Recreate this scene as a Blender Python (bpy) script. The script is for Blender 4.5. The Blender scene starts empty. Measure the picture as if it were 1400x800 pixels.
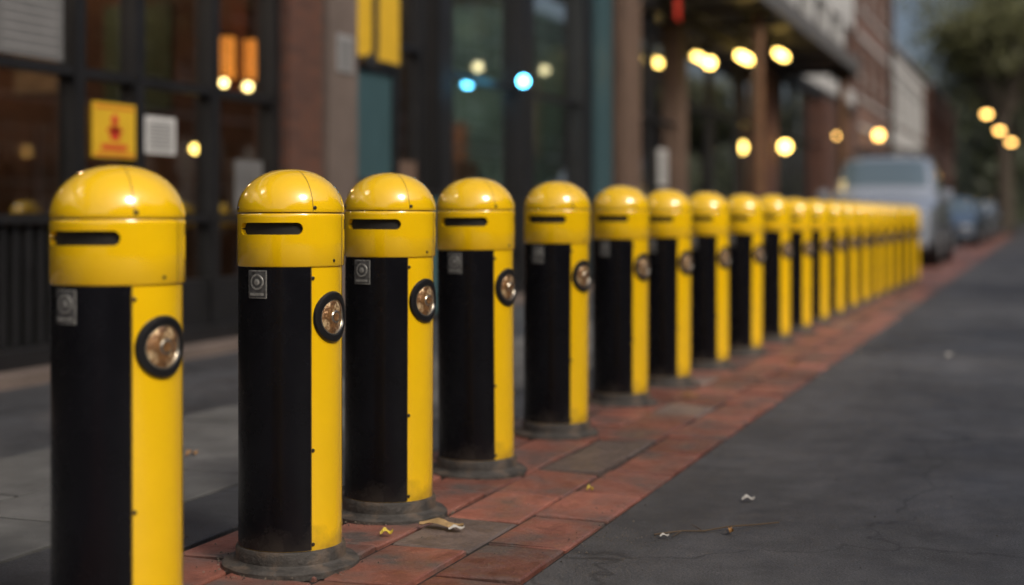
import bpy, bmesh, math, random
from mathutils import Vector, Matrix
random.seed(7)
sc = bpy.context.scene
RAD = math.radians

# ------------------------------------------------------------ materials
def new_mat(name):
    m = bpy.data.materials.new(name); m.use_nodes = True
    nt = m.node_tree
    return m, nt, nt.nodes['Principled BSDF']

def pmat(name, col, rough=0.5, metal=0.0, var=0.0, nscale=5.0, bump=0.0, bscale=60.0, coat=0.0,
         island=0.0, rvar=0.0, spec=0.5, dirt_glint=None, dscale=8.0, dlo=0.5, dhi=0.7, grime=None, odd=None):
    m, nt, b = new_mat(name)
    N, L = nt.nodes, nt.links
    b.inputs['Roughness'].default_value = rough
    b.inputs['Metallic'].default_value = metal
    b.inputs['Coat Weight'].default_value = coat
    b.inputs['Coat Roughness'].default_value = .05
    b.inputs['Specular IOR Level'].default_value = spec
    tc = N.new('ShaderNodeTexCoord')
    rgb = N.new('ShaderNodeRGB'); rgb.outputs[0].default_value = (*col, 1)
    cur = rgb.outputs[0]
    def noise(scale, det=5):
        n = N.new('ShaderNodeTexNoise'); n.inputs['Scale'].default_value = scale
        n.inputs['Detail'].default_value = det; n.inputs['Roughness'].default_value = 0.62
        L.new(tc.outputs['Object'], n.inputs['Vector']); return n
    def scale_by(cur, fac_out, amt):
        mr = N.new('ShaderNodeMapRange'); mr.inputs['To Min'].default_value = 1-amt
        mr.inputs['To Max'].default_value = 1+amt
        L.new(fac_out, mr.inputs['Value'])
        mx = N.new('ShaderNodeMix'); mx.data_type = 'RGBA'; mx.blend_type = 'MULTIPLY'
        mx.inputs[0].default_value = 1
        L.new(cur, mx.inputs[6]); L.new(mr.outputs[0], mx.inputs[7])
        return mx.outputs[2], mr
    if odd:  # a share of the pieces were replaced with another colour
        g = N.new('ShaderNodeNewGeometry'); f = N.new('ShaderNodeMath'); f.operation = 'MULTIPLY'; f.inputs[1].default_value = 7.31
        fr = N.new('ShaderNodeMath'); fr.operation = 'FRACT'; gt = N.new('ShaderNodeMath'); gt.operation = 'GREATER_THAN'; gt.inputs[1].default_value = odd[1]
        L.new(g.outputs['Random Per Island'], f.inputs[0]); L.new(f.outputs[0], fr.inputs[0]); L.new(fr.outputs[0], gt.inputs[0])
        mx = N.new('ShaderNodeMix'); mx.data_type = 'RGBA'
        L.new(gt.outputs[0], mx.inputs[0]); L.new(cur, mx.inputs[6]); mx.inputs[7].default_value = (*odd[0], 1)
        cur = mx.outputs[2]
    if var:
        n = noise(nscale)
        cur, mr = scale_by(cur, n.outputs['Fac'], var)
        mr.inputs['From Min'].default_value = .3; mr.inputs['From Max'].default_value = .7
    if island:
        g = N.new('ShaderNodeNewGeometry')
        cur, mr = scale_by(cur, g.outputs['Random Per Island'], island)
    if dirt_glint:
        n = noise(dscale, 9)
        mr = N.new('ShaderNodeMapRange'); mr.inputs['From Min'].default_value = dlo
        mr.inputs['From Max'].default_value = dhi; L.new(n.outputs['Fac'], mr.inputs['Value'])
        mx = N.new('ShaderNodeMix'); mx.data_type = 'RGBA'
        L.new(mr.outputs[0], mx.inputs[0]); L.new(cur, mx.inputs[6]); mx.inputs[7].default_value = (*dirt_glint, 1)
        cur = mx.outputs[2]
    if grime:  # (colour, height): road splash that fades out with height
        gc, gh = grime
        sp = N.new('ShaderNodeSeparateXYZ'); L.new(tc.outputs['Object'], sp.inputs[0])
        n = noise(14, 8)
        ma = N.new('ShaderNodeMath'); ma.operation = 'MULTIPLY_ADD'; ma.inputs[1].default_value = -gh*1.6
        L.new(n.outputs['Fac'], ma.inputs[0]); L.new(sp.outputs[2], ma.inputs[2])
        mr = N.new('ShaderNodeMapRange'); mr.inputs['From Min'].default_value = -gh*.75
        mr.inputs['From Max'].default_value = gh*.15; mr.inputs['To Min'].default_value = .75; mr.inputs['To Max'].default_value = 0
        L.new(ma.outputs[0], mr.inputs['Value'])
        mx = N.new('ShaderNodeMix'); mx.data_type = 'RGBA'
        L.new(mr.outputs[0], mx.inputs[0]); L.new(cur, mx.inputs[6]); mx.inputs[7].default_value = (*gc, 1)
        cur = mx.outputs[2]
    L.new(cur, b.inputs['Base Color'])
    if rvar:
        n = noise(nscale*2.3)
        mr = N.new('ShaderNodeMapRange'); mr.inputs['To Min'].default_value = max(0, rough-rvar)
        mr.inputs['To Max'].default_value = min(1, rough+rvar)
        mr.inputs['From Min'].default_value = .3; mr.inputs['From Max'].default_value = .7
        L.new(n.outputs['Fac'], mr.inputs['Value']); L.new(mr.outputs[0], b.inputs['Roughness'])
    if bump:
        n = noise(bscale, 4)
        bp = N.new('ShaderNodeBump'); bp.inputs['Strength'].default_value = bump
        bp.inputs['Distance'].default_value = 0.01
        L.new(n.outputs['Fac'], bp.inputs['Height']); L.new(bp.outputs[0], b.inputs['Normal'])
    return m

def emat(name, col, s):
    m, nt, b = new_mat(name)
    b.inputs['Base Color'].default_value = (*col, 1)
    b.inputs['Emission Color'].default_value = (*col, 1)
    b.inputs['Emission Strength'].default_value = s
    return m

def glassmat(name, tint=(.75, .8, .8), refl=1.0):
    m = bpy.data.materials.new(name); m.use_nodes = True
    nt = m.node_tree; N, L = nt.nodes, nt.links
    N.clear()
    o = N.new('ShaderNodeOutputMaterial'); mix = N.new('ShaderNodeMixShader')
    t = N.new('ShaderNodeBsdfTransparent'); t.inputs[0].default_value = (*tint, 1)
    g = N.new('ShaderNodeBsdfGlossy'); g.inputs['Roughness'].default_value = .02
    f = N.new('ShaderNodeFresnel')
    ge = N.new('ShaderNodeNewGeometry'); mr = N.new('ShaderNodeMapRange')
    mr.inputs['To Min'].default_value = 1.6; mr.inputs['To Max'].default_value = 1/1.6
    L.new(ge.outputs['Backfacing'], mr.inputs['Value']); L.new(mr.outputs[0], f.inputs[0])
    mm = N.new('ShaderNodeMath'); mm.operation = 'MULTIPLY'; mm.inputs[1].default_value = refl
    mm.use_clamp = True
    L.new(f.outputs[0], mm.inputs[0]); L.new(mm.outputs[0], mix.inputs[0])
    L.new(t.outputs[0], mix.inputs[1]); L.new(g.outputs[0], mix.inputs[2]); L.new(mix.outputs[0], o.inputs[0])
    return m

def brickmat(name, c1, c2, mortar):
    m, nt, b = new_mat(name); N, L = nt.nodes, nt.links
    tc = N.new('ShaderNodeTexCoord'); sp = N.new('ShaderNodeSeparateXYZ'); cb = N.new('ShaderNodeCombineXYZ')
    ad = N.new('ShaderNodeMath'); ad.operation = 'ADD'
    L.new(tc.outputs['Object'], sp.inputs[0]); L.new(sp.outputs[0], ad.inputs[0]); L.new(sp.outputs[1], ad.inputs[1])
    L.new(ad.outputs[0], cb.inputs[0]); L.new(sp.outputs[2], cb.inputs[1])
    br = N.new('ShaderNodeTexBrick'); br.inputs['Scale'].default_value = 1
    br.inputs['Brick Width'].default_value = .23; br.inputs['Row Height'].default_value = .076
    br.inputs['Mortar Size'].default_value = .006
    br.inputs['Color1'].default_value = (*c1, 1); br.inputs['Color2'].default_value = (*c2, 1)
    br.inputs['Mortar'].default_value = (*mortar, 1)
    L.new(cb.outputs[0], br.inputs['Vector']); L.new(br.outputs['Color'], b.inputs['Base Color'])
    b.inputs['Roughness'].default_value = .85
    bp = N.new('ShaderNodeBump'); bp.inputs['Strength'].default_value = .5; bp.inputs['Distance'].default_value = .01
    bp.invert = True
    L.new(br.outputs['Fac'], bp.inputs['Height']); L.new(bp.outputs[0], b.inputs['Normal'])
    return m

YEL = pmat('yellow_paint', (.93, .57, .004), .15, var=.04, nscale=4, bump=.02, bscale=25, coat=1.0, rvar=.06, spec=.7,
           dirt_glint=(.34, .21, .03), dscale=38, dlo=.69, dhi=.82, grime=((.10, .065, .03), .13))
BLK = pmat('black_panel_paint', (.005, .005, .007), .24, var=.3, nscale=6, bump=.05, bscale=40, rvar=.08, spec=.28,
           dirt_glint=(.05, .044, .04), dscale=75, dlo=.71, dhi=.85, grime=((.045, .038, .032), .12))
GAP = pmat('dark_gap', (.004, .004, .004), .7)
SEAM = pmat('seam_line', (.12, .07, .004), .6)
RUB = pmat('black_rubber', (.012, .012, .013), .3, bump=.05)
CHR = pmat('worn_chrome', (.55, .50, .40), .25, .9, var=.2, nscale=60)
LENS = pmat('reflector_lens', (.26, .13, .05), .08, .35, var=.7, nscale=55, bump=.5, bscale=90, coat=1.0,
            dirt_glint=(.80, .60, .34), dscale=40, dlo=.52, dhi=.62)  # cream blotches are highlights painted into the lens colour
CAST = pmat('cast_base', (.06, .055, .05), .7, .2, var=.5, nscale=20, bump=.5, bscale=90, dirt_glint=(.16, .115, .08), dscale=12)
PLATE = pmat('label_plate', (.11, .11, .11), .35, .5, var=.5, nscale=70)
PLATE2 = pmat('label_icon', (.30, .30, .28), .4, .3, var=.6, nscale=90)
SCREW = pmat('screw_steel', (.06, .05, .04), .4, .7)

STEEL = pmat('black_steel_frame', (.010, .010, .011), .45, var=.3, bump=.03)
GLASS = glassmat('shop_glass', (.88, .90, .88), 3.0)
GLASSD = glassmat('dark_glass', (.5, .52, .52), 3.0)
WHT = pmat('pale_render', (.42, .42, .41), .7, var=.12, nscale=3, bump=.1)
CONC = pmat('concrete', (.12, .092, .078), .85, var=.2, nscale=3, bump=.2)
BRKWALL = brickmat('brown_brick', (.11, .042, .024), (.07, .028, .018), (.055, .045, .04))
BRKRED = brickmat('red_brick', (.16, .08, .058), (.115, .065, .048), (.12, .10, .09))
TEAL = pmat('teal_paint', (.035, .075, .085), .5, var=.1)
BRN = pmat('brown_stone', (.12, .075, .052), .75, var=.2, nscale=3, bump=.1)
WOOD = pmat('varnished_wood', (.15, .075, .035), .5, var=.3, nscale=8)
DARKIN = pmat('interior_wall', (.13, .078, .055), .9, var=.5, nscale=1.2)
GREENIN = pmat('wall_reflection_green', (.15, .20, .18), .9, var=.5, nscale=1.2)  # green-grey wall colour stands in for street reflections in the middle panes
GREYIN = pmat('interior_floor', (.08, .065, .05), .6, var=.3)
METAL = pmat('lamp_post_paint', (.02, .03, .03), .5, .3)
E_ORANGE = emat('lantern_orange', (1, .33, .05), 1.5)
E_WARM = emat('bulb_warm', (1, .72, .28), 15)
E_YEL = emat('bulb_yellow', (1, .66, .16), 12)
E_WHT = emat('bulb_soft', (1, .84, .48), 8)
E_CYAN = emat('bulb_cyan', (.12, .62, 1), 22)
E_AMB = emat('street_bulb', (1, .55, .14), 10)

# ------------------------------------------------------------ helpers
def link(o):
    sc.collection.objects.link(o); return o
def empty(name, loc=(0, 0, 0)):
    o = bpy.data.objects.new(name, None); o.location = loc; o.empty_display_size = .2
    return link(o)
def mesh_obj(name, bm, mats, parent=None, smooth=False, ang=35, loc=None):
    me = bpy.data.meshes.new(name); bm.normal_update(); bm.to_mesh(me); bm.free()
    for m in mats: me.materials.append(m)
    if smooth:
        me.polygons.foreach_set('use_smooth', [True]*len(me.polygons))
        me.set_sharp_from_angle(angle=RAD(ang))
    o = bpy.data.objects.new(name, me); link(o)
    if parent: o.parent = parent
    if loc: o.location = loc
    return o
def bbox(bm, x0, x1, y0, y1, z0, z1, mi=0, bev=0):
    v = [bm.verts.new((x, y, z)) for x in (x0, x1) for y in (y0, y1) for z in (z0, z1)]
    fs = []
    for q in ((0, 1, 3, 2), (4, 6, 7, 5), (0, 4, 5, 1), (2, 3, 7, 6), (0, 2, 6, 4), (1, 5, 7, 3)):
        f = bm.faces.new([v[i] for i in q]); f.material_index = mi; fs.append(f)
    if bev:
        es = set(e for f in fs for e in f.edges)
        bmesh.ops.bevel(bm, geom=list(es), offset=bev, segments=2, affect='EDGES', profile=.6)
def tube(bm, p0, p1, r0, r1, n=10, mi=0, cap=True):
    p0, p1 = Vector(p0), Vector(p1); d = (p1-p0).normalized()
    a = d.orthogonal().normalized(); b = d.cross(a)
    r = []
    for p, rr in ((p0, r0), (p1, r1)):
        r.append([bm.verts.new(p+a*rr*math.cos(2*math.pi*i/n)+b*rr*math.sin(2*math.pi*i/n)) for i in range(n)])
    for i in range(n):
        f = bm.faces.new((r[0][i], r[0][(i+1) % n], r[1][(i+1) % n], r[1][i])); f.material_index = mi
    if cap:
        f = bm.faces.new(r[0][::-1]); f.material_index = mi
        f = bm.faces.new(r[1]); f.material_index = mi
def ball(bm, c, r, mi=0, sz=1):
    res = bmesh.ops.create_uvsphere(bm, u_segments=14, v_segments=9, radius=r)
    for v in res['verts']:
        v.co.z *= sz; v.co += Vector(c)
    for f in set(f for v in res['verts'] for f in v.link_faces): f.material_index = mi
class Parts:
    def __init__(s, name): s.root = empty(name); s.d = {}
    def box(s, part, mat, *a, **k):
        key = (part, mat.name)
        if key not in s.d: s.d[key] = (bmesh.new(), mat)
        bbox(s.d[key][0], *a, **k)
    def bm(s, part, mat):
        key = (part, mat.name)
        if key not in s.d: s.d[key] = (bmesh.new(), mat)
        return s.d[key][0]
    def done(s):
        for (p, _), (bm, m) in s.d.items(): mesh_obj(p, bm, [m], s.root)

# ------------------------------------------------------------ ground
def sheet(name, x0, x1, y0, y1, z, mat, nx=1):
    bm = bmesh.new()
    bm.faces.new([bm.verts.new(p) for p in ((x0, y0, z), (x1, y0, z), (x1, y1, z), (x0, y1, z))])
    return mesh_obj(name, bm, [mat])
def asphalt(name, c, amt=.35, rough=.62):
    m, nt, b = new_mat(name); N, L = nt.nodes, nt.links
    tc = N.new('ShaderNodeTexCoord')
    def nz(s, d=6, st=None):
        n = N.new('ShaderNodeTexNoise'); n.inputs['Scale'].default_value = s; n.inputs['Detail'].default_value = d
        n.inputs['Roughness'].default_value = .65
        if st:
            mp = N.new('ShaderNodeMapping'); mp.inputs['Scale'].default_value = st
            L.new(tc.outputs['Object'], mp.inputs[0]); L.new(mp.outputs[0], n.inputs['Vector'])
        else: L.new(tc.outputs['Object'], n.inputs['Vector'])
        return n.outputs['Fac']
    def mr(x, a, bb, c0, c1):
        q = N.new('ShaderNodeMapRange'); q.inputs[1].default_value = a; q.inputs[2].default_value = bb
        q.inputs[3].default_value = c0; q.inputs[4].default_value = c1; L.new(x, q.inputs[0]); return q.outputs[0]
    def mul(a, bb):
        q = N.new('ShaderNodeMath'); q.operation = 'MULTIPLY'; L.new(a, q.inputs[0]); L.new(bb, q.inputs[1]); return q.outputs[0]
    v = mul(mr(nz(.7), .3, .7, 1-amt, 1+amt), mr(nz(1.0, 5, (2.2, .25, 1)), .35, .65, .76, 1.2))
    v = mul(v, mr(nz(150, 3), .3, .7, .35, 1.75))
    v = mul(v, mr(nz(7, 8), .25, .75, .7, 1.3))
    v = mul(v, mr(nz(2.1, 4), .60, .72, 1.0, .55))
    v = mul(v, mr(nz(38, 3), .64, .76, 1.0, 2.2))
    vo = N.new('ShaderNodeTexVoronoi'); vo.feature = 'DISTANCE_TO_EDGE'; vo.inputs['Scale'].default_value = .38
    wn = N.new('ShaderNodeTexNoise'); wn.inputs['Scale'].default_value = 3; wn.inputs['Detail'].default_value = 6
    L.new(tc.outputs['Object'], wn.inputs['Vector'])
    va = N.new('ShaderNodeVectorMath'); va.operation = 'MULTIPLY_ADD'
    va.inputs[1].default_value = (.5, .5, 0); L.new(wn.outputs['Color'], va.inputs[0]); L.new(tc.outputs['Object'], va.inputs[2])
    L.new(va.outputs[0], vo.inputs['Vector'])
    v = mul(v, mr(vo.outputs['Distance'], .0, .004, .5, 1.0))
    mx = N.new('ShaderNodeMix'); mx.data_type = 'RGBA'; mx.blend_type = 'MULTIPLY'; mx.inputs[0].default_value = 1
    mx.inputs[6].default_value = (*c, 1); L.new(v, mx.inputs[7]); L.new(mx.outputs[2], b.inputs['Base Color'])
    L.new(mr(nz(1.6), .3, .7, rough-.14, rough+.1), b.inputs['Roughness'])
    bp = N.new('ShaderNodeBump'); bp.inputs['Strength'].default_value = .8; bp.inputs['Distance'].default_value = .005
    L.new(nz(170, 2), bp.inputs['Height']); L.new(bp.outputs[0], b.inputs['Normal'])
    return m
ASPH = asphalt('asphalt', (.068, .068, .070))
ASPH2 = asphalt('lane_asphalt', (.040, .042, .047))
ASPH3 = asphalt('patch_asphalt', (.046, .047, .050))
DIRT = pmat('joint_dirt', (.012, .010, .008), .95, var=.4, nscale=20, bump=.5)
TILE = pmat('terracotta_paver', (.27, .100, .070), .5, var=.42, nscale=9, bump=.5, bscale=90, island=.45, rvar=.2,
            dirt_glint=(.105, .082, .074), dscale=4.5, dlo=.44, dhi=.64, odd=((.20, .15, .13), .9))
SLAB = pmat('concrete_slab', (.105, .105, .102), .8, var=.3, nscale=4, bump=.3, bscale=140, island=.18,
            dirt_glint=(.05, .05, .05), dscale=2.5, dlo=.46, dhi=.70)
EARTH = pmat('ground_earth', (.06, .06, .055), .95, var=.3, nscale=.3)
sheet('ground', -300, 300, -300, 300, -.05, EARTH)
sheet('road', -1.275, 7, -40, 220, 0, ASPH)
bm = bmesh.new()
bm.faces.new([bm.verts.new(p) for p in ((-1.22, 10.4, .004), (6.9, 10.35, .004), (6.9, 13.9, .004), (-1.22, 14.0, .004))])
mesh_obj('road_patch', bm, [ASPH3])
sheet('paving_bed', -3.9, -1.27, -40, 150, -.013, DIRT)
sheet('service_lane', -5.85, -3.9, -40, 150, -.02, ASPH2)

def tiles(name, x0, x1, y0, y1, rows, ln, gap, mat, jit, offs=.5, chip=.004):
    bm = bmesh.new(); w = (x1-x0)/rows
    for r in range(rows):
        y = y0 - random.random()*ln
        while y < y1:
            l = ln*random.uniform(.92, 1.08)
            a0, a1, b0, b1 = x0+r*w+gap/2, x0+(r+1)*w-gap/2, y+gap/2, y+l-gap/2
            tx, ty, h = random.uniform(-jit, jit), random.uniform(-jit, jit), random.uniform(-jit, jit)*.8
            def P(x, y_, z):
                return bm.verts.new((x+random.uniform(-.002, .002), y_+random.uniform(-.003, .003), z+h+tx*(x-(a0+a1)/2)/w*2+ty*(y_-(b0+b1)/2)/l*2))
            rings = []
            for ins, z in ((0, -.03), (0, -chip), (chip*.8, -.001), (chip*2, .0)):
                rings.append([P(a0+ins, b0+ins, z), P(a1-ins, b0+ins, z), P(a1-ins, b1-ins, z), P(a0+ins, b1-ins, z)])
            for q in range(3):
                for i in range(4):
                    j = (i+1) % 4
                    bm.faces.new((rings[q][i], rings[q][j], rings[q+1][j], rings[q+1][i]))
            bm.faces.new(rings[3])
            y += l
    return mesh_obj(name, bm, [mat])
tiles('brick_paving', -2.34, -1.285, -3, 75, 4, .42, .021, TILE, .004, chip=.006)
tiles('gutter_paving', -2.72, -2.35, -3, 75, 1, .9, .010, ASPH2, .001)
tiles('concrete_pavement', -3.9, -2.73, -3, 75, 2, .95, .016, SLAB, .0015)
bm = bmesh.new(); bbox(bm, 7, 7.18, -40, 150, -.02, .13, bev=.01); mesh_obj('kerb', bm, [SLAB])
sheet('far_pavement', 7.18, 12, -40, 150, .125, SLAB)

# ------------------------------------------------------------ bollard
R = .143
def bollard_mesh():
    bm = bmesh.new()
    mats = [YEL, BLK, GAP, SEAM, RUB, CHR, LENS, CAST, PLATE, PLATE2, SCREW]
    def pt(a, r, z): return (r*math.sin(a), -r*math.cos(a), z)
    def lathe(prof, n=96, mi=0, wob=0):
        rings = []
        for r, z in prof:
            if r < 1e-5: rings.append([bm.verts.new((0, 0, z))]*n)
            else: rings.append([bm.verts.new(pt(2*math.pi*i/n, r*(1+wob*math.sin(i*.7)*math.sin(i*.23)), z)) for i in range(n)])
        for k in range(len(prof)-1):
            for i in range(n):
                j = (i+1) % n
                vs = [rings[k][i], rings[k][j], rings[k+1][j], rings[k+1][i]]
                u = []
                for v in vs:
                    if v not in u: u.append(v)
                f = bm.faces.new(u); f.material_index = mi
    lathe([(.190, -.01), (.190, .007), (.184, .013), (.160, .016), (.156, .020)], mi=7, wob=.008)
    lathe([(.156, .018), (.1525, .022), (.1525, .050), (.149, .057), (.140, .0585)], mi=7)
    lathe([(R, .050), (R, .835)], mi=0)
    Rc = .149; z0, z1 = .829, .974
    zc, hh = .933, .0165
    s0, s1 = RAD(-86), RAD(-9); er = hh/Rc
    angs = []
    n = 100
    for i in range(n): angs.append(-math.pi+2*math.pi*i/n)
    angs = [a for a in angs if not (s0-.03 < a < s1+.03)]
    for i in range(9): 
        t = er*(1-math.cos(math.pi/2*i/8)); angs += [s0+t, s1-t]
    m = 24
    for i in range(1, m): angs.append(s0+er+(s1-s0-2*er)*i/m)
    angs = sorted(set(round(a, 6) for a in angs))
    def half(a):
        if a <= s0+1e-5 or a >= s1-1e-5: return 0
        d = 0
        if a < s0+er: d = (s0+er-a)/er
        elif a > s1-er: d = (a-(s1-er))/er
        return hh*math.sqrt(max(0, 1-d*d))
    cols = []
    for a in angs:
        h = half(a); col = {}
        col['o'] = [bm.verts.new(pt(a, r, z)) for r, z in ((R-.002, z0), (Rc-.003, z0), (Rc, z0+.004), (Rc, zc-.030))]
        col['b'] = bm.verts.new(pt(a, Rc, zc-h))
        col['bi'] = bm.verts.new(pt(a, Rc-.012, zc-h*.93)) if h > 0 else None
        col['t'] = bm.verts.new(pt(a, Rc, zc+h)) if h > 0 else col['b']
        col['ti'] = bm.verts.new(pt(a, Rc-.012, zc+h*.93)) if h > 0 else None
        col['u'] = [bm.verts.new(pt(a, r, z)) for r, z in ((Rc, zc+.030), (Rc, z1-.003), (Rc-.002, z1), (Rc-.008, z1+.001))]
        cols.append(col)
    def face(vs, mi=0):
        u = []
        for v in vs:
            if v is not None and v not in u: u.append(v)
        if len(u) > 2:
            f = bm.faces.new(u); f.material_index = mi
    for i in range(len(cols)):
        c, d = cols[i], cols[(i+1) % len(cols)]
        for k in range(3): face((c['o'][k], d['o'][k], d['o'][k+1], c['o'][k+1]))
        face((c['o'][3], d['o'][3], d['b'], c['b'])); face((c['t'], d['t'], d['u'][0], c['u'][0]))
        for k in range(3): face((c['u'][k], d['u'][k], d['u'][k+1], c['u'][k+1]))
        if c['bi'] or d['bi']:
            cb, db = c['bi'] or c['b'], d['bi'] or d['b']; ct, dt = c['ti'] or c['b'], d['ti'] or d['b']
            face((c['b'], d['b'], db, cb), 0); face((ct, dt, d['t'], c['t']), 0)
            face((cb, db, dt, ct), 2)
    lathe([(Rc-.006, .9745), (Rc-.006, .979)], mi=3)
    prof = [(Rc-.007, .9775), (Rc-.001, .9778), (Rc+.0002, .980)]
    for i in range(1, 23):
        t = math.pi/2*i/22
        prof.append((Rc*math.cos(t)**.93 if i < 22 else 0, .980+.120*math.sin(t)))
    lathe(prof, mi=0)
    def conf(ac, z, u, v, h, rr=R): return pt(ac+u/rr, rr+h, z+v)
    def rect(ac, z, w, hgt, h, mi, nu=6, rr=R):
        g = [[bm.verts.new(conf(ac, z, -w/2+w*i/nu, s*hgt/2, hh2, rr)) for i in range(nu+1)] for s, hh2 in ((-1, h), (1, h))]
        lo = [[bm.verts.new(conf(ac, z, -w/2+w*i/nu, s*hgt/2, 0, rr)) for i in range(nu+1)] for s in (-1, 1)]
        for i in range(nu): face((g[0][i], g[0][i+1], g[1][i+1], g[1][i]), mi)
        for k in range(2):
            for i in range(nu): face((lo[k][i], lo[k][i+1], g[k][i+1], g[k][i]), mi)
        face((lo[0][0], g[0][0], g[1][0], lo[1][0]), mi); face((lo[0][nu], g[0][nu], g[1][nu], lo[1][nu]), mi)
    w = RAD(150)*R
    rect(RAD(-75), (.060+.829)/2, w, .829-.060, .0022, 1, 60)
    rect(RAD(.9), (.060+.829)/2, .0022, .769, .0006, 3, 1)
    def disc(ac, z, prof, n=36, rr=R):
        rings = [[bm.verts.new(conf(ac, z, p[0]*math.cos(2*math.pi*i/n), p[0]*math.sin(2*math.pi*i/n), p[1], rr)) for i in range(n)] for p in prof]
        for k in range(len(prof)-1):
            for i in range(n):
                j = (i+1) % n
                face((rings[k][i], rings[k][j], rings[k+1][j], rings[k+1][i]), prof[k][2])
        face(rings[-1], prof[-1][2])
    disc(RAD(31), .690, [(.071, 0, 4), (.0705, .004, 4), (.067, .009, 4), (.058, .0115, 4), (.0505, .009, 4), (.049, .006, 5),
                         (.0465, .0065, 5), (.0455, .004, 6), (.038, .0075, 6), (.026, .0105, 6), (.012, .012, 6), (.003, .0123, 6)])
    disc(RAD(31), .690, [(.018, .0115, 5), (.016, .0135, 5), (.012, .0137, 6)])
    rect(RAD(-60), .782, .060, .076, .0042, 9, 4); rect(RAD(-60), .782, .055, .071, .0048, 8, 4)
    disc(RAD(-60), .788, [(.022, .0045, 9), (.021, .0056, 9), (.0165, .0056, 8), (.016, .0052, 8), (.009, .0052, 9), (.008, .0058, 9)], 24)
    rect(RAD(-60), .755, .044, .007, .0056, 9, 3)
    for z in (.798, .33, .075): disc(RAD(2.6), z, [(.0055, 0, 10), (.005, .0022, 10), (.003, .0028, 10)], 12)
    for a, z in ((4, .990), (150, .99), (-95, .990)): disc(RAD(a), z, [(.0055, -.001, 10), (.005, .002, 10), (.003, .0026, 10)], 12, rr=Rc)
    for a in (30, 120): disc(RAD(a), .845, [(.0045, 0, 10), (.004, .002, 10), (.002, .0024, 10)], 12, rr=Rc)
    rect(RAD(48), .9015, .0022, .140, .0005, 3, 1, rr=Rc)
    for ac in (2, 122, 242):
        prev = None
        for i in range(0, 19):
            t = RAD(84)*i/18
            rr = Rc*math.cos(t)**.93+.0005; z = .980+.1203*math.sin(t); a = RAD(ac); hw = .0009
            l = bm.verts.new(pt(a-hw/max(rr, .01), rr, z)); r_ = bm.verts.new(pt(a+hw/max(rr, .01), rr, z))
            if prev: face((prev[0], prev[1], r_, l), 3)
            prev = (l, r_)
    bmesh.ops.recalc_face_normals(bm, faces=bm.faces)
    me = bpy.data.meshes.new('bollard'); bm.to_mesh(me); bm.free()
    for m in mats: me.materials.append(m)
    me.polygons.foreach_set('use_smooth', [True]*len(me.polygons)); me.set_sharp_from_angle(angle=RAD(38))
    return me
BM = bollard_mesh()
pos = [(-1.948, 2.689, 47, 1.083), (-1.970, 3.513, 51, 1.099), (-2.0, 4.214, 48, 1.109), (-2.015, 5.021, 49, 1.114),
       (-2.030, 6.006, 43, 1.122), (-2.05, 7.109, 40, 1.125), (-2.025, 7.96, 39, 1.12), (-2.005, 8.93, 38, 1.12),
       (-1.975, 9.91, 38, 1.12), (-1.95, 10.95, 37, 1.13)]
y = 10.95
for i in range(11):
    y += .96+.0*i
    pos.append((-1.95+.13*(y-10.95)/10.5, y, 37+random.uniform(-2, 2), 1.115))
for x, y, a, h in pos:
    o = bpy.data.objects.new('bollard', BM); link(o); o.location = (x, y, 0.0)
    o.rotation_euler = (RAD(random.uniform(-.35, .35)), RAD(random.uniform(-.35, .35)), RAD(a)); o.scale = (1, 1, h/1.1)

# ------------------------------------------------------------ main shop building
X = -5.8
B = Parts('shop_building')
def vert(y0, y1, mat=STEEL, z1=4.2, proud=.04, part='mullion', z0=.16, depth=.09):
    B.box(part, mat, X-depth, X+proud, y0, y1, z0, z1)
B.box('plinth', STEEL, X-.2, X+.09, -12, 47, 0, .16)
B.box('plinth_step', CONC, X+.09, X+.30, -12, 47, -.02, .05)
B.box('header_beam', STEEL, X-.2, X+.10, -12, 47, 4.2, 4.5)
def pane(y0, y1, z0, z1, mat=GLASS, x=X-.05): B.box('glass', mat, x, x+.012, y0, y1, z0, z1)
def horiz(y0, y1, z, t=.06, mat=STEEL): B.box('transom', mat, X-.08, X+.03, y0, y1, z-t/2, z+t/2)
def bay(y0, y1, muls, hs, glass=GLASS, mw=.07):
    pane(y0, y1, .16, 4.2, glass)
    for m_ in muls: vert(m_-mw/2, m_+mw/2)
    ys = [y0]+[v for m_ in muls for v in (m_-mw/2, m_+mw/2)]+[y1]
    for i in range(0, len(ys), 2):
        for h in hs:
            if ys[i+1]-ys[i] > .02: horiz(ys[i], ys[i+1], h)
bay(-12, 10.10, [-11, -9.4, -7.8, -6.2, -4.6, -3, -1.4, .2, 1.6, 3.0, 4.3, 5.6, 6.72, 7.56, 8.20, 9.15, 10.05], [.95, 1.89, 3.0], mw=.10)
for i in range(60):
    yy = 2.5+i*.115
    if yy < 7.4: B.box('slat', STEEL, X-.035, X-.01, yy, yy+.05, .17, .92)
B.box('slat_backing', STEEL, X-.085, X-.065, 2.5, 7.5, .165, .91)
B.box('kick_panel', STEEL, X-.10, X+.01, 7.66, 9.98, .16, .5)
B.box('brick_pier', BRKWALL, X-.18, X+.12, 10.10, 10.66, 0.0, 4.2)
B.box('stone_pilaster', CONC, X-.18, X+.18, 10.665, 11.20, 0.0, 4.2)
pane(11.2, 13.2, .16, 4.2)
for m_ in (11.25, 12.32, 12.9): vert(m_-.045, m_+.045)
horiz(11.295, 12.275, 2.33); horiz(12.365, 12.855, 2.6)
B.box('door_panel', TEAL, X-.03, X+.0, 11.31, 12.27, .17, 2.29)
B.box('door_rail', STEEL, X+.0, X+.02, 11.31, 12.27, .17, 1.30)
B.box('side_panel', BRN, X-.03, X+.0, 12.37, 12.85, .17, 1.5)
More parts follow.
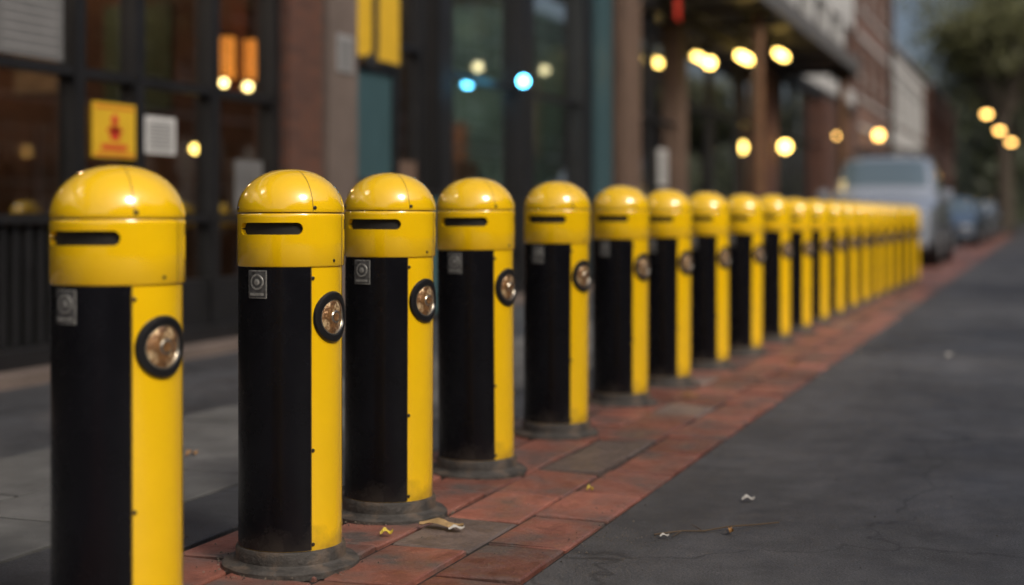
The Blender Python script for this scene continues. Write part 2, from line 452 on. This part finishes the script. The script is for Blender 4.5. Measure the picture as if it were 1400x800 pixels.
B.box('steel_column', STEEL, X-.15, X+.10, 13.2, 13.55, 0, 4.2)
bay(13.55, 15.65, [], [.6, 2.45])
B.box('steel_column', STEEL, X-.15, X+.10, 15.65, 16.05, 0, 4.2)
bay(16.05, 18.0, [], [.6, 2.45])
B.box('dark_pier', STEEL, X-.2, X+.08, 18.0, 18.45, 0, 4.2)
B.box('teal_column', TEAL, X-.2, X+.14, 18.45, 19.2, 0, 4.2)
B.box('dark_pier', STEEL, X-.2, X+.08, 19.2, 19.5, 0, 4.2)
B.box('stone_column', BRN, X-.3, X+.22, 19.5, 20.45, 0, 4.2)
bay(20.45, 23.3, [21.9], [.9, 2.5], GLASSD)
B.box('stone_column', BRN, X-.3, X+.12, 23.3, 23.8, 0, 4.2)
bay(23.8, 31.2, [26.2, 28.8], [.9, 2.9])
B.box('brick_pier', BRKWALL, X-.4, X+.2, 31.2, 32.2, 0, 4.2)
bay(32.2, 39.5, [33.8, 35.6, 37.4], [.9, 2.9], GLASSD)
B.box('brick_pier', BRKWALL, X-.4, X+.25, 39.5, 41.5, 0, 4.2)
bay(41.5, 46.2, [43.2, 44.8], [.9, 2.9])
B.box('brick_pier', BRKRED, X-.4, X+.25, 46.2, 47, 0, 4.2)
# interior
PART = (-12, 11.35, 13.38, 19.4, 31.7, 46.5)
B.box('interior_back_wall', DARKIN, -11.2, -11.0, -12, 13.38, 0, 4.3)
B.box('interior_back_wall', GREENIN, -11.2, -11.0, 13.38, 19.4, 0, 4.3)
B.box('interior_back_wall', DARKIN, -11.2, -11.0, 19.4, 47, 0, 4.3)
B.box('interior_floor', GREYIN, -11.0, X-.2, -12, 47, -.02, .10)
B.box('ceiling', DARKIN, -11.0, X-.2, -12, 47, 4.05, 4.19)
for yy in PART: B.box('partition', GREENIN if yy in (19.4,) else DARKIN, -11.0, X-.21 if yy < 14 else X-.41, yy-.08, yy+.08, .10, 4.05)
fc = [(.30, .10, .04), (.08, .17, .18), (.38, .32, .24), (.16, .08, .05), (.07, .12, .07), (.5, .46, .4), (.42, .24, .05)]
fm = [pmat('shop_fitting_%s' % n_, c, .6, var=.3) for n_, c in zip('abcdefg', fc)]
yy = 4.0
while yy < 46:
    w_ = random.uniform(.4, 1.2); d = random.uniform(-9.9, -6.9); h = random.choice([.75, .9, 1.1, 1.7, 2.1])
    if all(abs(yy+w_/2-p) > w_/2+.15 for p in PART):
        B.box('shelf_unit', random.choice(fm), d-.4, d, yy, yy+w_, .101, h)
        if h < 1.2:
            for k in range(3):
                a = yy+random.uniform(.05, w_-.15)
                B.box('stock', random.choice(fm), d-.3+k*.09, d-.23+k*.09, a, a+.1, h+.001, h+random.uniform(.15, .5))
    if random.random() < .8:
        zz = random.uniform(1.3, 2.6)
        B.box('framed_picture', random.choice(fm), -10.998, -10.95, yy+.1, yy+.1+random.uniform(.3, .9), zz, zz+random.uniform(.4, .9))
    yy += w_+random.uniform(.1, .5)
for (p, y_) in ((11.35, 11.265), (19.4, 19.315), (31.7, 31.615)):
    for k in range(4):
        a = -10.4+k*1.05; zz = random.uniform(1.2, 2.3)
        B.box('framed_picture', random.choice(fm), a, a+random.uniform(.4, .8), y_-.03, y_, zz, zz+random.uniform(.5, 1.1))
# upper storey
B.box('fascia', WHT, X-.3, X+.12, -12, 47, 4.5, 4.95)
yy = -12
while yy < 46.9:
    B.box('upper_pier', WHT if yy > 20 else BRKWALL, X-.35, X+.05, yy, yy+.8, 4.95, 7.0)
    B.box('upper_glass', GLASSD, X-.12, X-.10, yy+.8, yy+2.95, 4.95, 7.0)
    B.box('upper_blind', WHT, X-.22, X-.20, yy+.8, yy+2.95, 5.6, 7.0)
    B.box('upper_frame', STEEL, X-.14, X-.05, yy+1.83, yy+1.90, 4.95, 7.0)
    yy += 2.95
B.box('upper_wall', WHT, X-.35, X+.06, 14, 47.2, 7.0, 8.6)
B.box('upper_wall', BRKWALL, X-.35, X+.06, -12, 13.99, 7.0, 8.6)
B.box('cornice', CONC, X-.4, X+.2, -12, 47.25, 8.6, 8.85)
B.box('rear_mass', DARKIN, -15, -11.2, -12, 47, 0, 8.6)
B.box('upper_back', DARKIN, -11.2, -9, -12, 47, 4.3, 8.5)
B.box('end_wall', BRKWALL, -15, X-.36, 47, 47.2, 0, 8.6)
B.done()
# canopy
C = Parts('canopy')
C.box('slab', STEEL, X+.13, -4.3, 21.8, 36, 4.52, 4.66)
C.box('fascia_board', pmat('canopy_fascia', (.10, .095, .09), .5), -4.3, -4.24, 21.75, 36.05, 4.46, 4.80)
for k in range(8): C.box('rib', STEEL, X+.13, -4.31, 22.2+k*1.9, 22.3+k*1.9, 4.44, 4.52)
C.done()
for yy in (24.5, 35.5):
    P_ = Parts('canopy_post'); bm = P_.bm('post', WOOD)
    tube(bm, (-4.6, yy, 0), (-4.6, yy, 4.44), .11, .10, 14)
    tube(bm, (-4.6, yy, 0.0), (-4.6, yy, .18), .17, .15, 14)
    P_.box('bracket', STEEL, -4.9, -4.3+.0, yy-.06, yy+.06, 4.30, 4.438)
    P_.done()

# signs
def sign(name, y0, y1, z0, z1, mat, x=X+.02, items=(), t=.012, frame=None):
    p = Parts(name)
    p.box('board', mat, x, x+t, y0, y1, z0, z1)
    for (a0, a1, b0, b1, m_) in items:
        p.box('print', m_, x+t, x+t+.003, y0+(y1-y0)*a0, y0+(y1-y0)*a1, z0+(z1-z0)*b0, z0+(z1-z0)*b1)
    p.done(); return p
SY = pmat('sign_yellow', (.62, .38, .02), .5, var=.08); SW = pmat('sign_white', (.5, .5, .49), .6, var=.06)
SR = pmat('sign_red', (.55, .04, .02), .5); SG = pmat('sign_grey', (.12, .12, .12), .6, var=.2); SK = pmat('sign_black', (.02, .02, .02), .5)
SP = pmat('poster_print', (.24, .24, .24), .6)
s = sign('warning_sign', 7.66, 8.12, 1.35, 1.71, SY, X+.042, [(.05, .95, .04, .07, SR), (.05, .95, .9, .93, SR), (.2, .8, .14, .24, SR), (.40, .62, .32, .58, SR), (.33, .68, .46, .54, SR)])
bm = bmesh.new(); ball(bm, (0, 0, 0), .038, 0)
for v in bm.verts: v.co.x *= .15
mesh_obj('pictogram_head', bm, [SR], s.root, loc=(X+.057, 7.89, 1.60))
lines = [(.12, .88, .1+.1*k, .14+.1*k, SG) for k in range(8)]
sign('notice_sign', 8.285, 8.66, 1.40, 1.66, SW, X+.0, lines)
sign('poster', 6.80, 7.42, 1.94, 2.42, SG, X+.0, [(.1, .9, .1+.12*k, .13+.12*k, SP) for k in range(7)])
sign('notice_sign', 10.80, 11.10, 2.20, 2.52, SP, X+.182, lines)
s = sign('shop_sign', 11.32, 12.36, 2.38, 3.25, SY, X+.045, [(.0, 1, 0, .03, SK), (.97, 1, .031, 1, SK)])
cu = bpy.data.curves.new('letter', 'FONT'); cu.body = 'J'; cu.size = .95; cu.extrude = .004; cu.offset = .012
o = bpy.data.objects.new('letter', cu); link(o); o.data.materials.append(SK); o.parent = s.root
o.rotation_euler = (RAD(90), 0, RAD(90)); o.location = (X+.064, 11.68, 2.55)
sign('notice_sign', 22.30, 22.85, 1.45, 2.05, SW, X+.0, lines)
sign('menu_board', 9.50, 9.9, 1.0, 1.4, SG, X-.02, lines)
P_ = Parts('banner'); P_.box('cloth', SR, -5.3, -5.28, 21.4, 21.65, 4.0, 4.7); P_.box('rod', STEEL, -5.6, -5.2, 21.35, 21.38, 4.7, 4.73); P_.done()
P_ = Parts('utility_box'); P_.box('cabinet', pmat('cabinet_teal', (.04, .09, .10), .5), X+.2, X+.45, 12.1, 12.65, .05, 1.15, bev=.01); P_.box('lid', STEEL, X+.19, X+.47, 12.08, 12.67, 1.152, 1.20); P_.done()

# lamps
def pendant(x, y, z, mat, r=.045, name='pendant_lamp', zt=4.04):
    p = Parts(name)
    tube(p.bm('cord', STEEL), (x, y, z+r*1.1), (x, y, zt), .006, .006, 6)
    ball(p.bm('bulb', mat), (x, y, z), r); tube(p.bm('socket', STEEL), (x, y, z+r*.8), (x, y, z+r*1.9), r*.5, r*.35, 10); p.done()
def lantern(x, y, z, w, h, mat):
    p = Parts('lantern'); p.box('shade', mat, x-w/2, x+w/2, y-w/2, y+w/2, z-h/2, z+h/2)
    p.box('cap', STEEL, x-w*.55, x+w*.55, y-w*.55, y+w*.55, z+h/2+.001, z+h/2+.03); p.box('foot', STEEL, x-w*.55, x+w*.55, y-w*.55, y+w*.55, z-h/2-.03, z-h/2-.001)
    tube(p.bm('cord', STEEL), (x, y, z+h/2), (x, y, 4.04), .006, .006, 6); p.done()
lantern(-6.55, 10.58, 2.32, .10, .36, E_ORANGE); lantern(-6.55, 10.98, 2.34, .10, .36, E_ORANGE)
pendant(-6.3, 10.12, 2.06, E_WARM, .036); pendant(-6.3, 10.50, 2.06, E_WARM, .040)
pendant(-6.3, 9.70, 1.50, E_YEL, .042)
pendant(-7, 17.5, 2.94, E_WHT, .06); pendant(-6.9, 18.35, 2.41, E_WHT, .06)
# blue lamp outside on the steel column between the two bays
p = Parts('wall_lamp'); ball(p.bm('globe', E_CYAN), (-5.5, 15.12, 2.49), .055); p.box('bracket', STEEL, X-.0, -5.53, 15.10, 15.14, 2.475, 2.505); p.done()
pendant(-6.5, 18.75, 3.0, E_WHT, .065)
pendant(-7.3, 16.8, 2.2, E_WHT, .035); pendant(-8.5, 15.0, 2.6, E_WARM, .03); pendant(-8.8, 27, 2.9, E_WARM, .05)
pendant(-7, 29, 2.6, E_WARM, .05); pendant(-7.4, 30.5, 2.2, E_WHT, .04)
def room_fill(x, y, col, e, z=3.6):  # added lamps that brighten the dark shop interior
    l = bpy.data.lights.new('added_fill_bulb', 'POINT'); l.energy = e; l.color = col; l.shadow_soft_size = .12
    p = Parts('added_fill_lamp'); ball(p.bm('globe', E_WHT), (x, y, z+.25), .09); tube(p.bm('rod', STEEL), (x, y, z+.33), (x, y, 4.05), .012, .012, 6); p.done()
    o = bpy.data.objects.new('light', l); link(o); o.location = (x, y, z+.05); o.parent = p.root
for y, c, e in ((5.5, (1, .66, .45), 45), (9.4, (1, .58, .34), 70), (12.4, (1, .66, .42), 60), (16.2, (.85, .95, .85), 380), (22.5, (1, .7, .48), 160), (27.5, (1, .82, .6), 260), (36, (1, .6, .35), 120), (44, (1, .75, .5), 100)):
    room_fill(-8.6, y, c, e)
pendant(-5, 22.5, 3.42, E_YEL, .085, zt=4.52)
for x, y, z in ((-5, 25.1, 3.8), (-5, 28.9, 4.25)):
    p = Parts('canopy_lamp'); p.box('tube', E_YEL, x-.05, x+.05, y-.25, y+.75, z-.05, z+.05); p.box('cap', STEEL, x-.07, x+.07, y-.26, y+.76, z+.051, z+.09)
    tube(p.bm('rod', STEEL), (x, y+.1, z+.08), (x, y+.1, 4.52), .01, .01, 6); p.done()
def wall_lamp(x, y, z, m_, r=.1):
    p = Parts('wall_lamp'); ball(p.bm('globe', m_), (x, y, z), r); p.box('bracket', STEEL, X+.0, x-r*.6, y-.03, y+.03, z-.03, z+.03); p.done()
wall_lamp(-5.35, 31.7, 2.5, E_YEL, .12); wall_lamp(-5.3, 50.5, 3.75, E_AMB, .15); wall_lamp(-5.4, 40.5, 3.2, E_AMB, .05)

# ------------------------------------------------------------ other buildings
def building(name, xf, side, y0, y1, floors, fh, bayw, wall, trim, gh=4.0, depth=9):
    b = Parts(name)
    def bx(part, mat, d0, d1, *r):
        a, c = xf+side*d0, xf+side*d1
        b.box(part, mat, min(a, c), max(a, c), *r)
    n = max(1, int((y1-y0)/bayw)); bw = (y1-y0)/n
    levels = [0]+[gh+i*fh for i in range(floors)]
    bx('core', DARKIN, -depth, -.6, y0+.02, y1-.02, 0, gh+fh*(floors-1)-.12)
    for li in range(floors):
        za = levels[li]; zb = levels[li+1] if li+1 < len(levels) else levels[li]+fh
        sill = .3 if li == 0 else .9; head = .7 if li == 0 else .45
        bx('spandrel', wall, -.3, 0, y0, y1, za, za+sill); bx('lintel', wall, -.3, 0, y0, y1, zb-head, zb)
        for k in range(n+1):
            c0 = y0+k*bw; w = .45 if li else .3
            bx('pier', wall, -.3, .03, max(y0, c0-w), min(y1, c0+w), za+sill, zb-head)
        for k in range(n):
            a0, a1 = y0+k*bw+(.45 if li else .3), y0+(k+1)*bw-(.45 if li else .3)
            bx('window_glass', GLASSD, -.17, -.16, a0, a1, za+sill, zb-head)
            mid = (a0+a1)/2
            bx('window_frame', trim, -.15, -.08, mid-.03, mid+.03, za+sill, zb-head)
            bx('window_frame', trim, -.15, -.09, a0, mid-.031, (za+sill+zb-head)/2-.03, (za+sill+zb-head)/2+.03)
            bx('window_frame', trim, -.15, -.09, mid+.031, a1, (za+sill+zb-head)/2-.03, (za+sill+zb-head)/2+.03)
            bx('window_sill', trim, .0, .08, a0-.05, a1+.05, za+sill-.1, za+sill-.003)
            if random.random() < .5: bx('blind', SW, -.23, -.21, a0, a1, za+sill+(zb-head-za-sill)*random.uniform(.3, .8), zb-head)
        bx('string_course', trim, .001, .06, y0, y1, zb-.12, zb-.002)
    top = gh+fh*(floors-1)
    bx('parapet', wall, -.35, .05, y0, y1, top, top+.6); bx('cornice', trim, -.4, .2, y0-.0, y1, top+.6, top+.8)
    bx('roof', CONC, -depth, -.36, y0, y1, top-.1, top)
    for (e0, e1) in ((y0-.005, y0+.3), (y1-.3, y1+.005)): bx('side_wall', wall, -depth, -.31, e0, e1, 0, top+.5)
    b.done()
building('brick_building', -5.7, 1, 47.6, 60, 3, 3.0, 3.0, BRKRED, WHT)
building('rendered_building', -5.9, 1, 60.2, 78, 2, 3.3, 3.4, WHT, CONC)
building('brick_building', -5.6, 1, 78.2, 100, 2, 3.2, 3.2, BRKWALL, CONC)
building('brick_building', 12, -1, -40, -8, 3, 3.3, 3.6, BRKRED, CONC)
building('rendered_building', 12.2, -1, -7.5, 16, 2, 3.4, 3.6, WHT, STEEL)
building('brick_building', 12, -1, 16.5, 50, 3, 3.2, 3.4, BRKWALL, WHT)
building('rendered_building', 12.1, -1, 50.5, 95, 3, 3.2, 3.4, CONC, WHT)

# ------------------------------------------------------------ trees
BARK = pmat('bark', (.07, .055, .04), .9, var=.3, nscale=8, bump=.6, bscale=20)
LEAF = pmat('foliage', (.075, .078, .022), .6, island=.6, var=.3, nscale=.7)
LEAF2 = pmat('dark_foliage', (.035, .045, .016), .6, island=.6, var=.3, nscale=.7)
def leaves(bm, c, rad, n, size, mi):
    for _ in range(n):
        d = Vector((random.gauss(0, 1), random.gauss(0, 1), random.gauss(0, 1))).normalized()*rad*random.random()**.45
        p = c+Vector((d.x, d.y, d.z*.75))
        u = Vector((random.gauss(0, 1), random.gauss(0, 1), random.gauss(0, 1))).normalized()
        v = u.orthogonal().normalized(); s = size*random.uniform(.6, 1.3)
        vs = [bm.verts.new(p+u*s), bm.verts.new(p+v*s*.5), bm.verts.new(p-u*s), bm.verts.new(p-v*s*.5)]
        f = bm.faces.new(vs); f.material_index = mi
def tree(name, x, y, h, r, n=7000, leaf=None, low=.38):
    root = empty(name)
    bt, bl = bmesh.new(), bmesh.new()
    p = Vector((x, y, -.05)); top = Vector((x+random.uniform(-.3, .3), y, h*.42))
    tube(bt, p, p.lerp(top, .5), h*.022, h*.017, 12); tube(bt, p.lerp(top, .5), top, h*.017, h*.013, 12)
    cl = []
    for k in range(9):
        a = 2*math.pi*k/9+random.uniform(-.3, .3)
        q = top+Vector((math.cos(a)*r*random.uniform(.35, .6), math.sin(a)*r*random.uniform(.35, .6), h*random.uniform(.08, .32)))
        tube(bt, top-Vector((0, 0, random.uniform(0, h*.08))), q, h*.008, h*.004, 7)
        for _ in range(3):
            e = q+Vector((random.uniform(-1, 1)*r*.5, random.uniform(-1, 1)*r*.5, random.uniform(-.05, .2)*h))
            tube(bt, q, e, h*.004, h*.0015, 5); cl.append(e)
        cl.append(q)
    for _ in range(6): cl.append(Vector((x+random.uniform(-.5, .5)*r, y+random.uniform(-.5, .5)*r, h*random.uniform(.55, .92))))
    for e in cl: leaves(bl, e, r*random.uniform(.22, .42), n//len(cl), .16, 0)
    mesh_obj('trunk', bt, [BARK], root, smooth=True); mesh_obj('crown', bl, [leaf or LEAF], root)
for x, y, h, r in ((-2.0, 81, 16.5, 5.0), (-2.4, 92, 17, 4.8), (-2.2, 106, 16, 5)): tree('street_tree', x, y, h, r, 13000)
for y in (-14, 2, 15, 29, 43, 58, 74, 90): tree('street_tree', 9+random.uniform(-.4, .4), y, random.uniform(8, 11), 3.6, 4500)
bl = bmesh.new()
for k in range(80):
    c = Vector((random.uniform(-22, 26), random.uniform(122, 150), random.uniform(2, 12)))
    leaves(bl, c, random.uniform(2.5, 4.0), 150, .5, 0)
mesh_obj('distant_trees', bl, [LEAF2])
bm = bmesh.new()
for k in range(60): leaves(bm, Vector((-40+k*1.35, 120, .9)), 1.3, 110, .2, 0)
mesh_obj('park_hedge', bm, [LEAF2])

# ------------------------------------------------------------ street lamps
def street_lamp(x, y, h, reach, lit=True):
    p = Parts('street_lamp'); b = p.bm('pole', METAL)
    tube(b, (x, y, 0), (x, y, .9), .11, .09, 12); tube(b, (x, y, .9), (x, y, h-.6), .07, .05, 12)
    pr = Vector((x, y, h-.6))
    for i in range(1, 7):
        t = math.pi/2*i/6; q = Vector((x+reach*(1-math.cos(t)), y, h-.6+.6*math.sin(t)))
        tube(b, pr, q, .045, .042, 8); pr = q
    hb = p.bm('head', METAL); bbox(hb, pr.x-.05, pr.x+.55, y-.14, y+.14, h-.04, h+.10, bev=.03)
    if lit: ball(p.bm('lamp_glass', E_AMB), (pr.x+.28, y, h-.10), .19, sz=.6)
    p.done()
for x, y, h, r in ((-3.5, 65.3, 5.5, .95), (-3.5, 71.9, 5.15, 1.3), (-3.5, 78.4, 4.9, 1.7)): street_lamp(x, y, h, r)
street_lamp(-4.3, 44.4, 9.5, .8, False)

# ------------------------------------------------------------ cars
TYRE = pmat('tyre', (.015, .015, .015), .8); RIM = pmat('rim', (.45, .45, .46), .3, .8)
CGL = pmat('car_glass', (.10, .14, .17), .03, coat=1.0); LAMPG = pmat('headlamp', (.75, .75, .72), .1, .3, coat=1)
RL = pmat('rear_lamp', (.4, .01, .01), .2)
def car(name, xc, y0, paint, sc_=(1, 1, 1), rack=False, flip=False):
    root = empty(name); root.location = (xc, y0, 0); root.scale = sc_
    if flip: root.rotation_euler = (0, 0, math.pi)
    st = [(0, .42, .72, .76, .78, .66), (.06, .34, .90, .95, .90, .78), (.30, .30, .99, 1.05, .96, .84), (.75, .29, 1.05, 1.12, .99, .86),
          (1.12, .28, 1.09, 1.19, 1.0, .86), (1.30, .28, 1.11, 1.34, 1.0, .85), (1.78, .28, 1.14, 1.80, 1.0, .77), (1.95, .28, 1.15, 1.86, 1.0, .76), (2.75, .28, 1.16, 1.90, 1.0, .76),
          (2.87, .28, 1.16, 1.90, 1.0, .76), (3.75, .28, 1.18, 1.89, 1.0, .75), (3.87, .28, 1.18, 1.88, 1.0, .75), (4.65, .30, 1.20, 1.83, .97, .73),
          (4.85, .33, 1.2, 1.74, .95, .71), (5.0, .38, 1.16, 1.28, .92, .80), (5.05, .45, .95, 1.0, .86, .74)]
    bm = bmesh.new(); rings = []
    for (y, zb, be, zt, w, wt) in st:
        half = [(w*.9, zb), (w*.985, zb+.12), (w, (zb+be)/2), (w*.975, be), (wt, zt-.05), (wt-.07, zt), (wt*.5, zt+.025)]
        pts = half+[(0, zt+.03)]+[(-a, b_) for a, b_ in half[::-1]]
        rings.append([bm.verts.new((a, y, b_)) for a, b_ in pts])
    n = len(rings[0])
    for k in range(len(rings)-1):
        for i in range(n-1):
            f = bm.faces.new((rings[k][i], rings[k][i+1], rings[k+1][i+1], rings[k+1][i])); f.material_index = 0
            side = i in (3, n-5); topf = 4 <= i <= n-6
            if side and k in (7, 9, 11): f.material_index = 1
            if topf and k in (5,) and 5 <= i <= n-7: f.material_index = 1
            if topf and k == 13 and 5 <= i <= n-7: f.material_index = 1
        f = bm.faces.new((rings[k][0], rings[k+1][0], rings[k+1][n-1], rings[k][n-1])); f.material_index = 2
    bm.faces.new(rings[0]); bm.faces.new(rings[-1][::-1])
    bmesh.ops.recalc_face_normals(bm, faces=bm.faces)
    mesh_obj('body', bm, [paint, CGL, TYRE], root, smooth=True, ang=40)
    def part(nm, mat, *a, bev=0.0):
        b2 = bmesh.new(); bbox(b2, *a, bev=bev); mesh_obj(nm, b2, [mat], root, smooth=bev > 0)
    part('grille', TYRE, -.48, .48, -.035, .02, .60, .80, bev=.01)
    for z in (.65, .70, .75): part('grille_bar', RIM, -.46, .46, -.045, -.036, z-.008, z+.008)
    part('front_bumper', paint, -.86, .86, -.09, .16, .34, .56, bev=.04); part('bumper_intake', TYRE, -.5, .5, -.095, -.085, .38, .47)
    part('number_plate', LAMPG, -.26, .26, -.105, -.096, .48, .57)
    for s_ in (-1, 1):
        a, c = sorted((s_*.50, s_*.80)); part('headlight', LAMPG, a, c, -.03, .10, .64, .82, bev=.03)
        a, c = sorted((s_*.62, s_*.78)); part('fog_lamp', LAMPG, a, c, -.1, -.06, .40, .48, bev=.01)
        a, c = sorted((s_*.70, s_*.88)); part('rear_light', RL, a, c, 4.95, 5.07, .75, 1.05, bev=.02)
        a, c = sorted((s_*1.0, s_*1.20)); part('mirror', paint, a, c, 1.48, 1.60, 1.12, 1.30, bev=.03)
        a, c = sorted((s_*.93, s_*1.02)); part('mirror_arm', TYRE, a, c, 1.50, 1.56, 1.14, 1.19)
        for k_ in (2.2, 3.2):
            a, c = sorted((s_*.995, s_*1.018)); part('door_handle', RIM, a, c, k_+.3, k_+.48, 1.0, 1.03)
        a, c = sorted((s_*1.0, s_*1.006)); part('door_gap', GAP, a, c, 2.80, 2.812, .42, 1.14); part('door_gap', GAP, a, c, 1.80, 1.812, .42, 1.12)
        if rack:
            a, c = sorted((s_*.60, s_*.64)); part('roof_rail', TYRE, a, c, 2.0, 4.5, 1.96, 2.0)
        for yw in (.88, 4.05):
            b2 = bmesh.new()
            x0_, x1_ = s_*.80, s_*1.03
            tube(b2, (s_*.7, yw, .43), (s_*1.008, yw, .43), .45, .45, 28, 0)
            tube(b2, (x0_, yw, .36), (x1_, yw, .36), .36, .345, 28, 0); tube(b2, (x1_-s_*.01, yw, .36), (x1_+s_*.006, yw, .36), .235, .22, 20, 1)
            for q in range(5):
                an = 2*math.pi*q/5; tube(b2, (x1_+s_*.008, yw, .36), (x1_+s_*.008, yw+.2*math.cos(an), .36+.2*math.sin(an)), .03, .02, 6, 1)
            mesh_obj('wheel', b2, [TYRE, RIM], root)
    if rack:
        for yy in (2.3, 4.1): part('rack_bar', TYRE, -.66, .66, yy, yy+.05, 2.0, 2.04)
    part('rear_bumper', paint, -.84, .84, 4.95, 5.14, .38, .62, bev=.04)
SILV = pmat('silver_paint', (.38, .42, .48), .25, .35, coat=1.0, var=.03)
DKP = pmat('dark_paint', (.02, .022, .028), .2, .3, coat=1.0); BLP = pmat('blue_grey_paint', (.10, .15, .22), .2, .3, coat=1.0)
car('parked_car', -2.90, 27.0, SILV, (1.07, 1.10, 1.13), True)
car('parked_car', -2.85, 46.5, BLP, (.93, .9, .82)); car('parked_car', -2.8, 53, DKP, (.93, .9, .80)); car('parked_car', -2.8, 60, SILV, (.93, .9, .80)); car('parked_car', -2.8, 68, DKP, (.95, .95, .9))

# ------------------------------------------------------------ litter
LF = pmat('dry_leaf', (.33, .17, .05), .7, var=.4, nscale=40, island=.4); LY = pmat('yellow_leaf', (.5, .38, .05), .6, island=.3)
PAP = pmat('paper', (.5, .48, .44), .8, var=.1); TW = pmat('twig_bark', (.10, .07, .045), .9)
def leaf(x, y, L_, W_, rot, mat, name='fallen_leaf', curl=.012):
    bm = bmesh.new(); n = 8; rows = []
    for i in range(n+1):
        t = i/n; w = W_*math.sin(math.pi*min(1, t*.98+.02))**.8*(1+.25*math.sin(t*19)); z = .003+curl*math.sin(t*math.pi*1.3)**2
        rows.append([bm.verts.new(((t-.5)*L_, s_*w/2, z+abs(s_)*curl*.8*(1 if s_ > 0 else .4))) for s_ in (-1, 0, 1)])
    for i in range(n):
        for j in range(2): bm.faces.new((rows[i][j], rows[i+1][j], rows[i+1][j+1], rows[i][j+1]))
    o = mesh_obj(name, bm, [mat], smooth=True); o.location = (x, y, .004); o.rotation_euler = (0, 0, rot)
leaf(-1.74, 4.04, .15, .045, .0, pmat('pale_dry_leaf', (.36, .24, .11), .7, var=.4, nscale=40), curl=.012)
leaf(-1.68, 4.02, .05, .02, .6, PAP, 'paper_scrap', .008)
leaf(-1.85, 3.88, .04, .025, .6, LY); leaf(-1.48, 4.75, .025, .018, .6, LY)
leaf(-3.85+.02, 5.2, .14, .07, .7, LF); leaf(-3.2, 4.9, .06, .03, 1.2, LF)
leaf(-.93, 4.78, .045, .028, .4, PAP, 'paper_scrap', .01)
leaf(-.6, 10.2, .09, .06, 1.4, PAP, 'paper_scrap')
leaf(-1.5, 9.2, .08, .05, 1.0, LF); leaf(-1.75, 7.4, .08, .05, .3, LF)
bm = bmesh.new()
pts = [(-1.10, 4.18, .004), (-1.03, 4.24, .008), (-.97, 4.27, .006), (-.90, 4.33, .013), (-.83, 4.41, .008), (-.77, 4.45, .011)]
for a, b_ in zip(pts, pts[1:]): tube(bm, a, b_, .0030, .0026, 6)
tube(bm, pts[1], (-1.04, 4.16, .006), .0022, .001, 5); tube(bm, pts[3], (-.88, 4.27, .01), .002, .001, 5); tube(bm, pts[2], (-1.02, 4.33, .01), .002, .001, 5)
mesh_obj('twig', bm, [TW])
leaf(-1.06, 4.15, .03, .015, .6, PAP, 'paper_scrap', .006); leaf(-.885, 4.27, .03, .018, 1.6, LF)
bm = bmesh.new()
def gritbit(x, y, s):
    z = .002+s*.4; a = random.random()*6.28
    c0 = [(x+s*math.cos(a+k*2.1)*random.uniform(.6, 1.4), y+s*math.sin(a+k*2.1)*random.uniform(.6, 1.4), z-s*.4) for k in range(3)]
    vs = [bm.verts.new(q) for q in c0]; t_ = bm.verts.new((x, y, z+s*.6))
    for k in range(3): bm.faces.new((vs[k], vs[(k+1) % 3], t_))
for _ in range(2600):
    x = random.choice([random.gauss(-1.30, .035), random.gauss(-1.30, .03), random.uniform(-2.7, -1.2), random.gauss(-2.35, .06), random.uniform(-1.2, 1.5), random.uniform(-3.9, -2.7)])
    gritbit(x, random.uniform(2.5, 24), random.uniform(.0012, .0048))
for x, y, a, h in pos[:8]:
    for _ in range(110):
        an = random.random()*6.28; r = .19+abs(random.gauss(0, .03)); gritbit(x+r*math.cos(an), y+r*math.sin(an), random.uniform(.001, .0045))
for _ in range(120): gritbit(random.gauss(-1.18, .07), random.gauss(4.12, .06), random.uniform(.001, .0028))
mesh_obj('grit', bm, [pmat('grit', (.12, .10, .078), .9, island=.7)])

# ------------------------------------------------------------ light
w = bpy.data.worlds.new('World'); sc.world = w; w.use_nodes = True
nt = w.node_tree; sky = nt.nodes.new('ShaderNodeTexSky'); sky.sky_type = 'NISHITA'; sky.sun_disc = False
sky.sun_elevation = RAD(42); sky.sun_rotation = RAD(118); sky.dust_density = 6; sky.air_density = .8
bg = nt.nodes['Background']; bg.inputs[1].default_value = .11
nt.links.new(sky.outputs[0], bg.inputs[0])
sl = bpy.data.lights.new('sun', 'SUN'); sl.energy = 2.1; sl.angle = RAD(14); sl.color = (1, .93, .83)
so = bpy.data.objects.new('sun', sl); link(so)
d = Vector((math.sin(RAD(118))*math.cos(RAD(42)), math.cos(RAD(118))*math.cos(RAD(42)), math.sin(RAD(42))))
so.rotation_euler = d.to_track_quat('Z', 'Y').to_euler()

# ------------------------------------------------------------ camera
cam = bpy.data.cameras.new('camera'); co = bpy.data.objects.new('camera', cam); link(co)
co.location = (0, 0, .968); co.rotation_euler = (RAD(90), 0, RAD(20.45))
cam.lens = 50; cam.sensor_width = 36; cam.shift_y = -.075; cam.clip_end = 1000; cam.clip_start = .05
cam.dof.use_dof = True; cam.dof.focus_distance = 4.05; cam.dof.aperture_fstop = 1.1
sc.camera = co
sc.view_settings.view_transform = 'Standard'; sc.view_settings.look = 'None'; sc.view_settings.exposure = 0
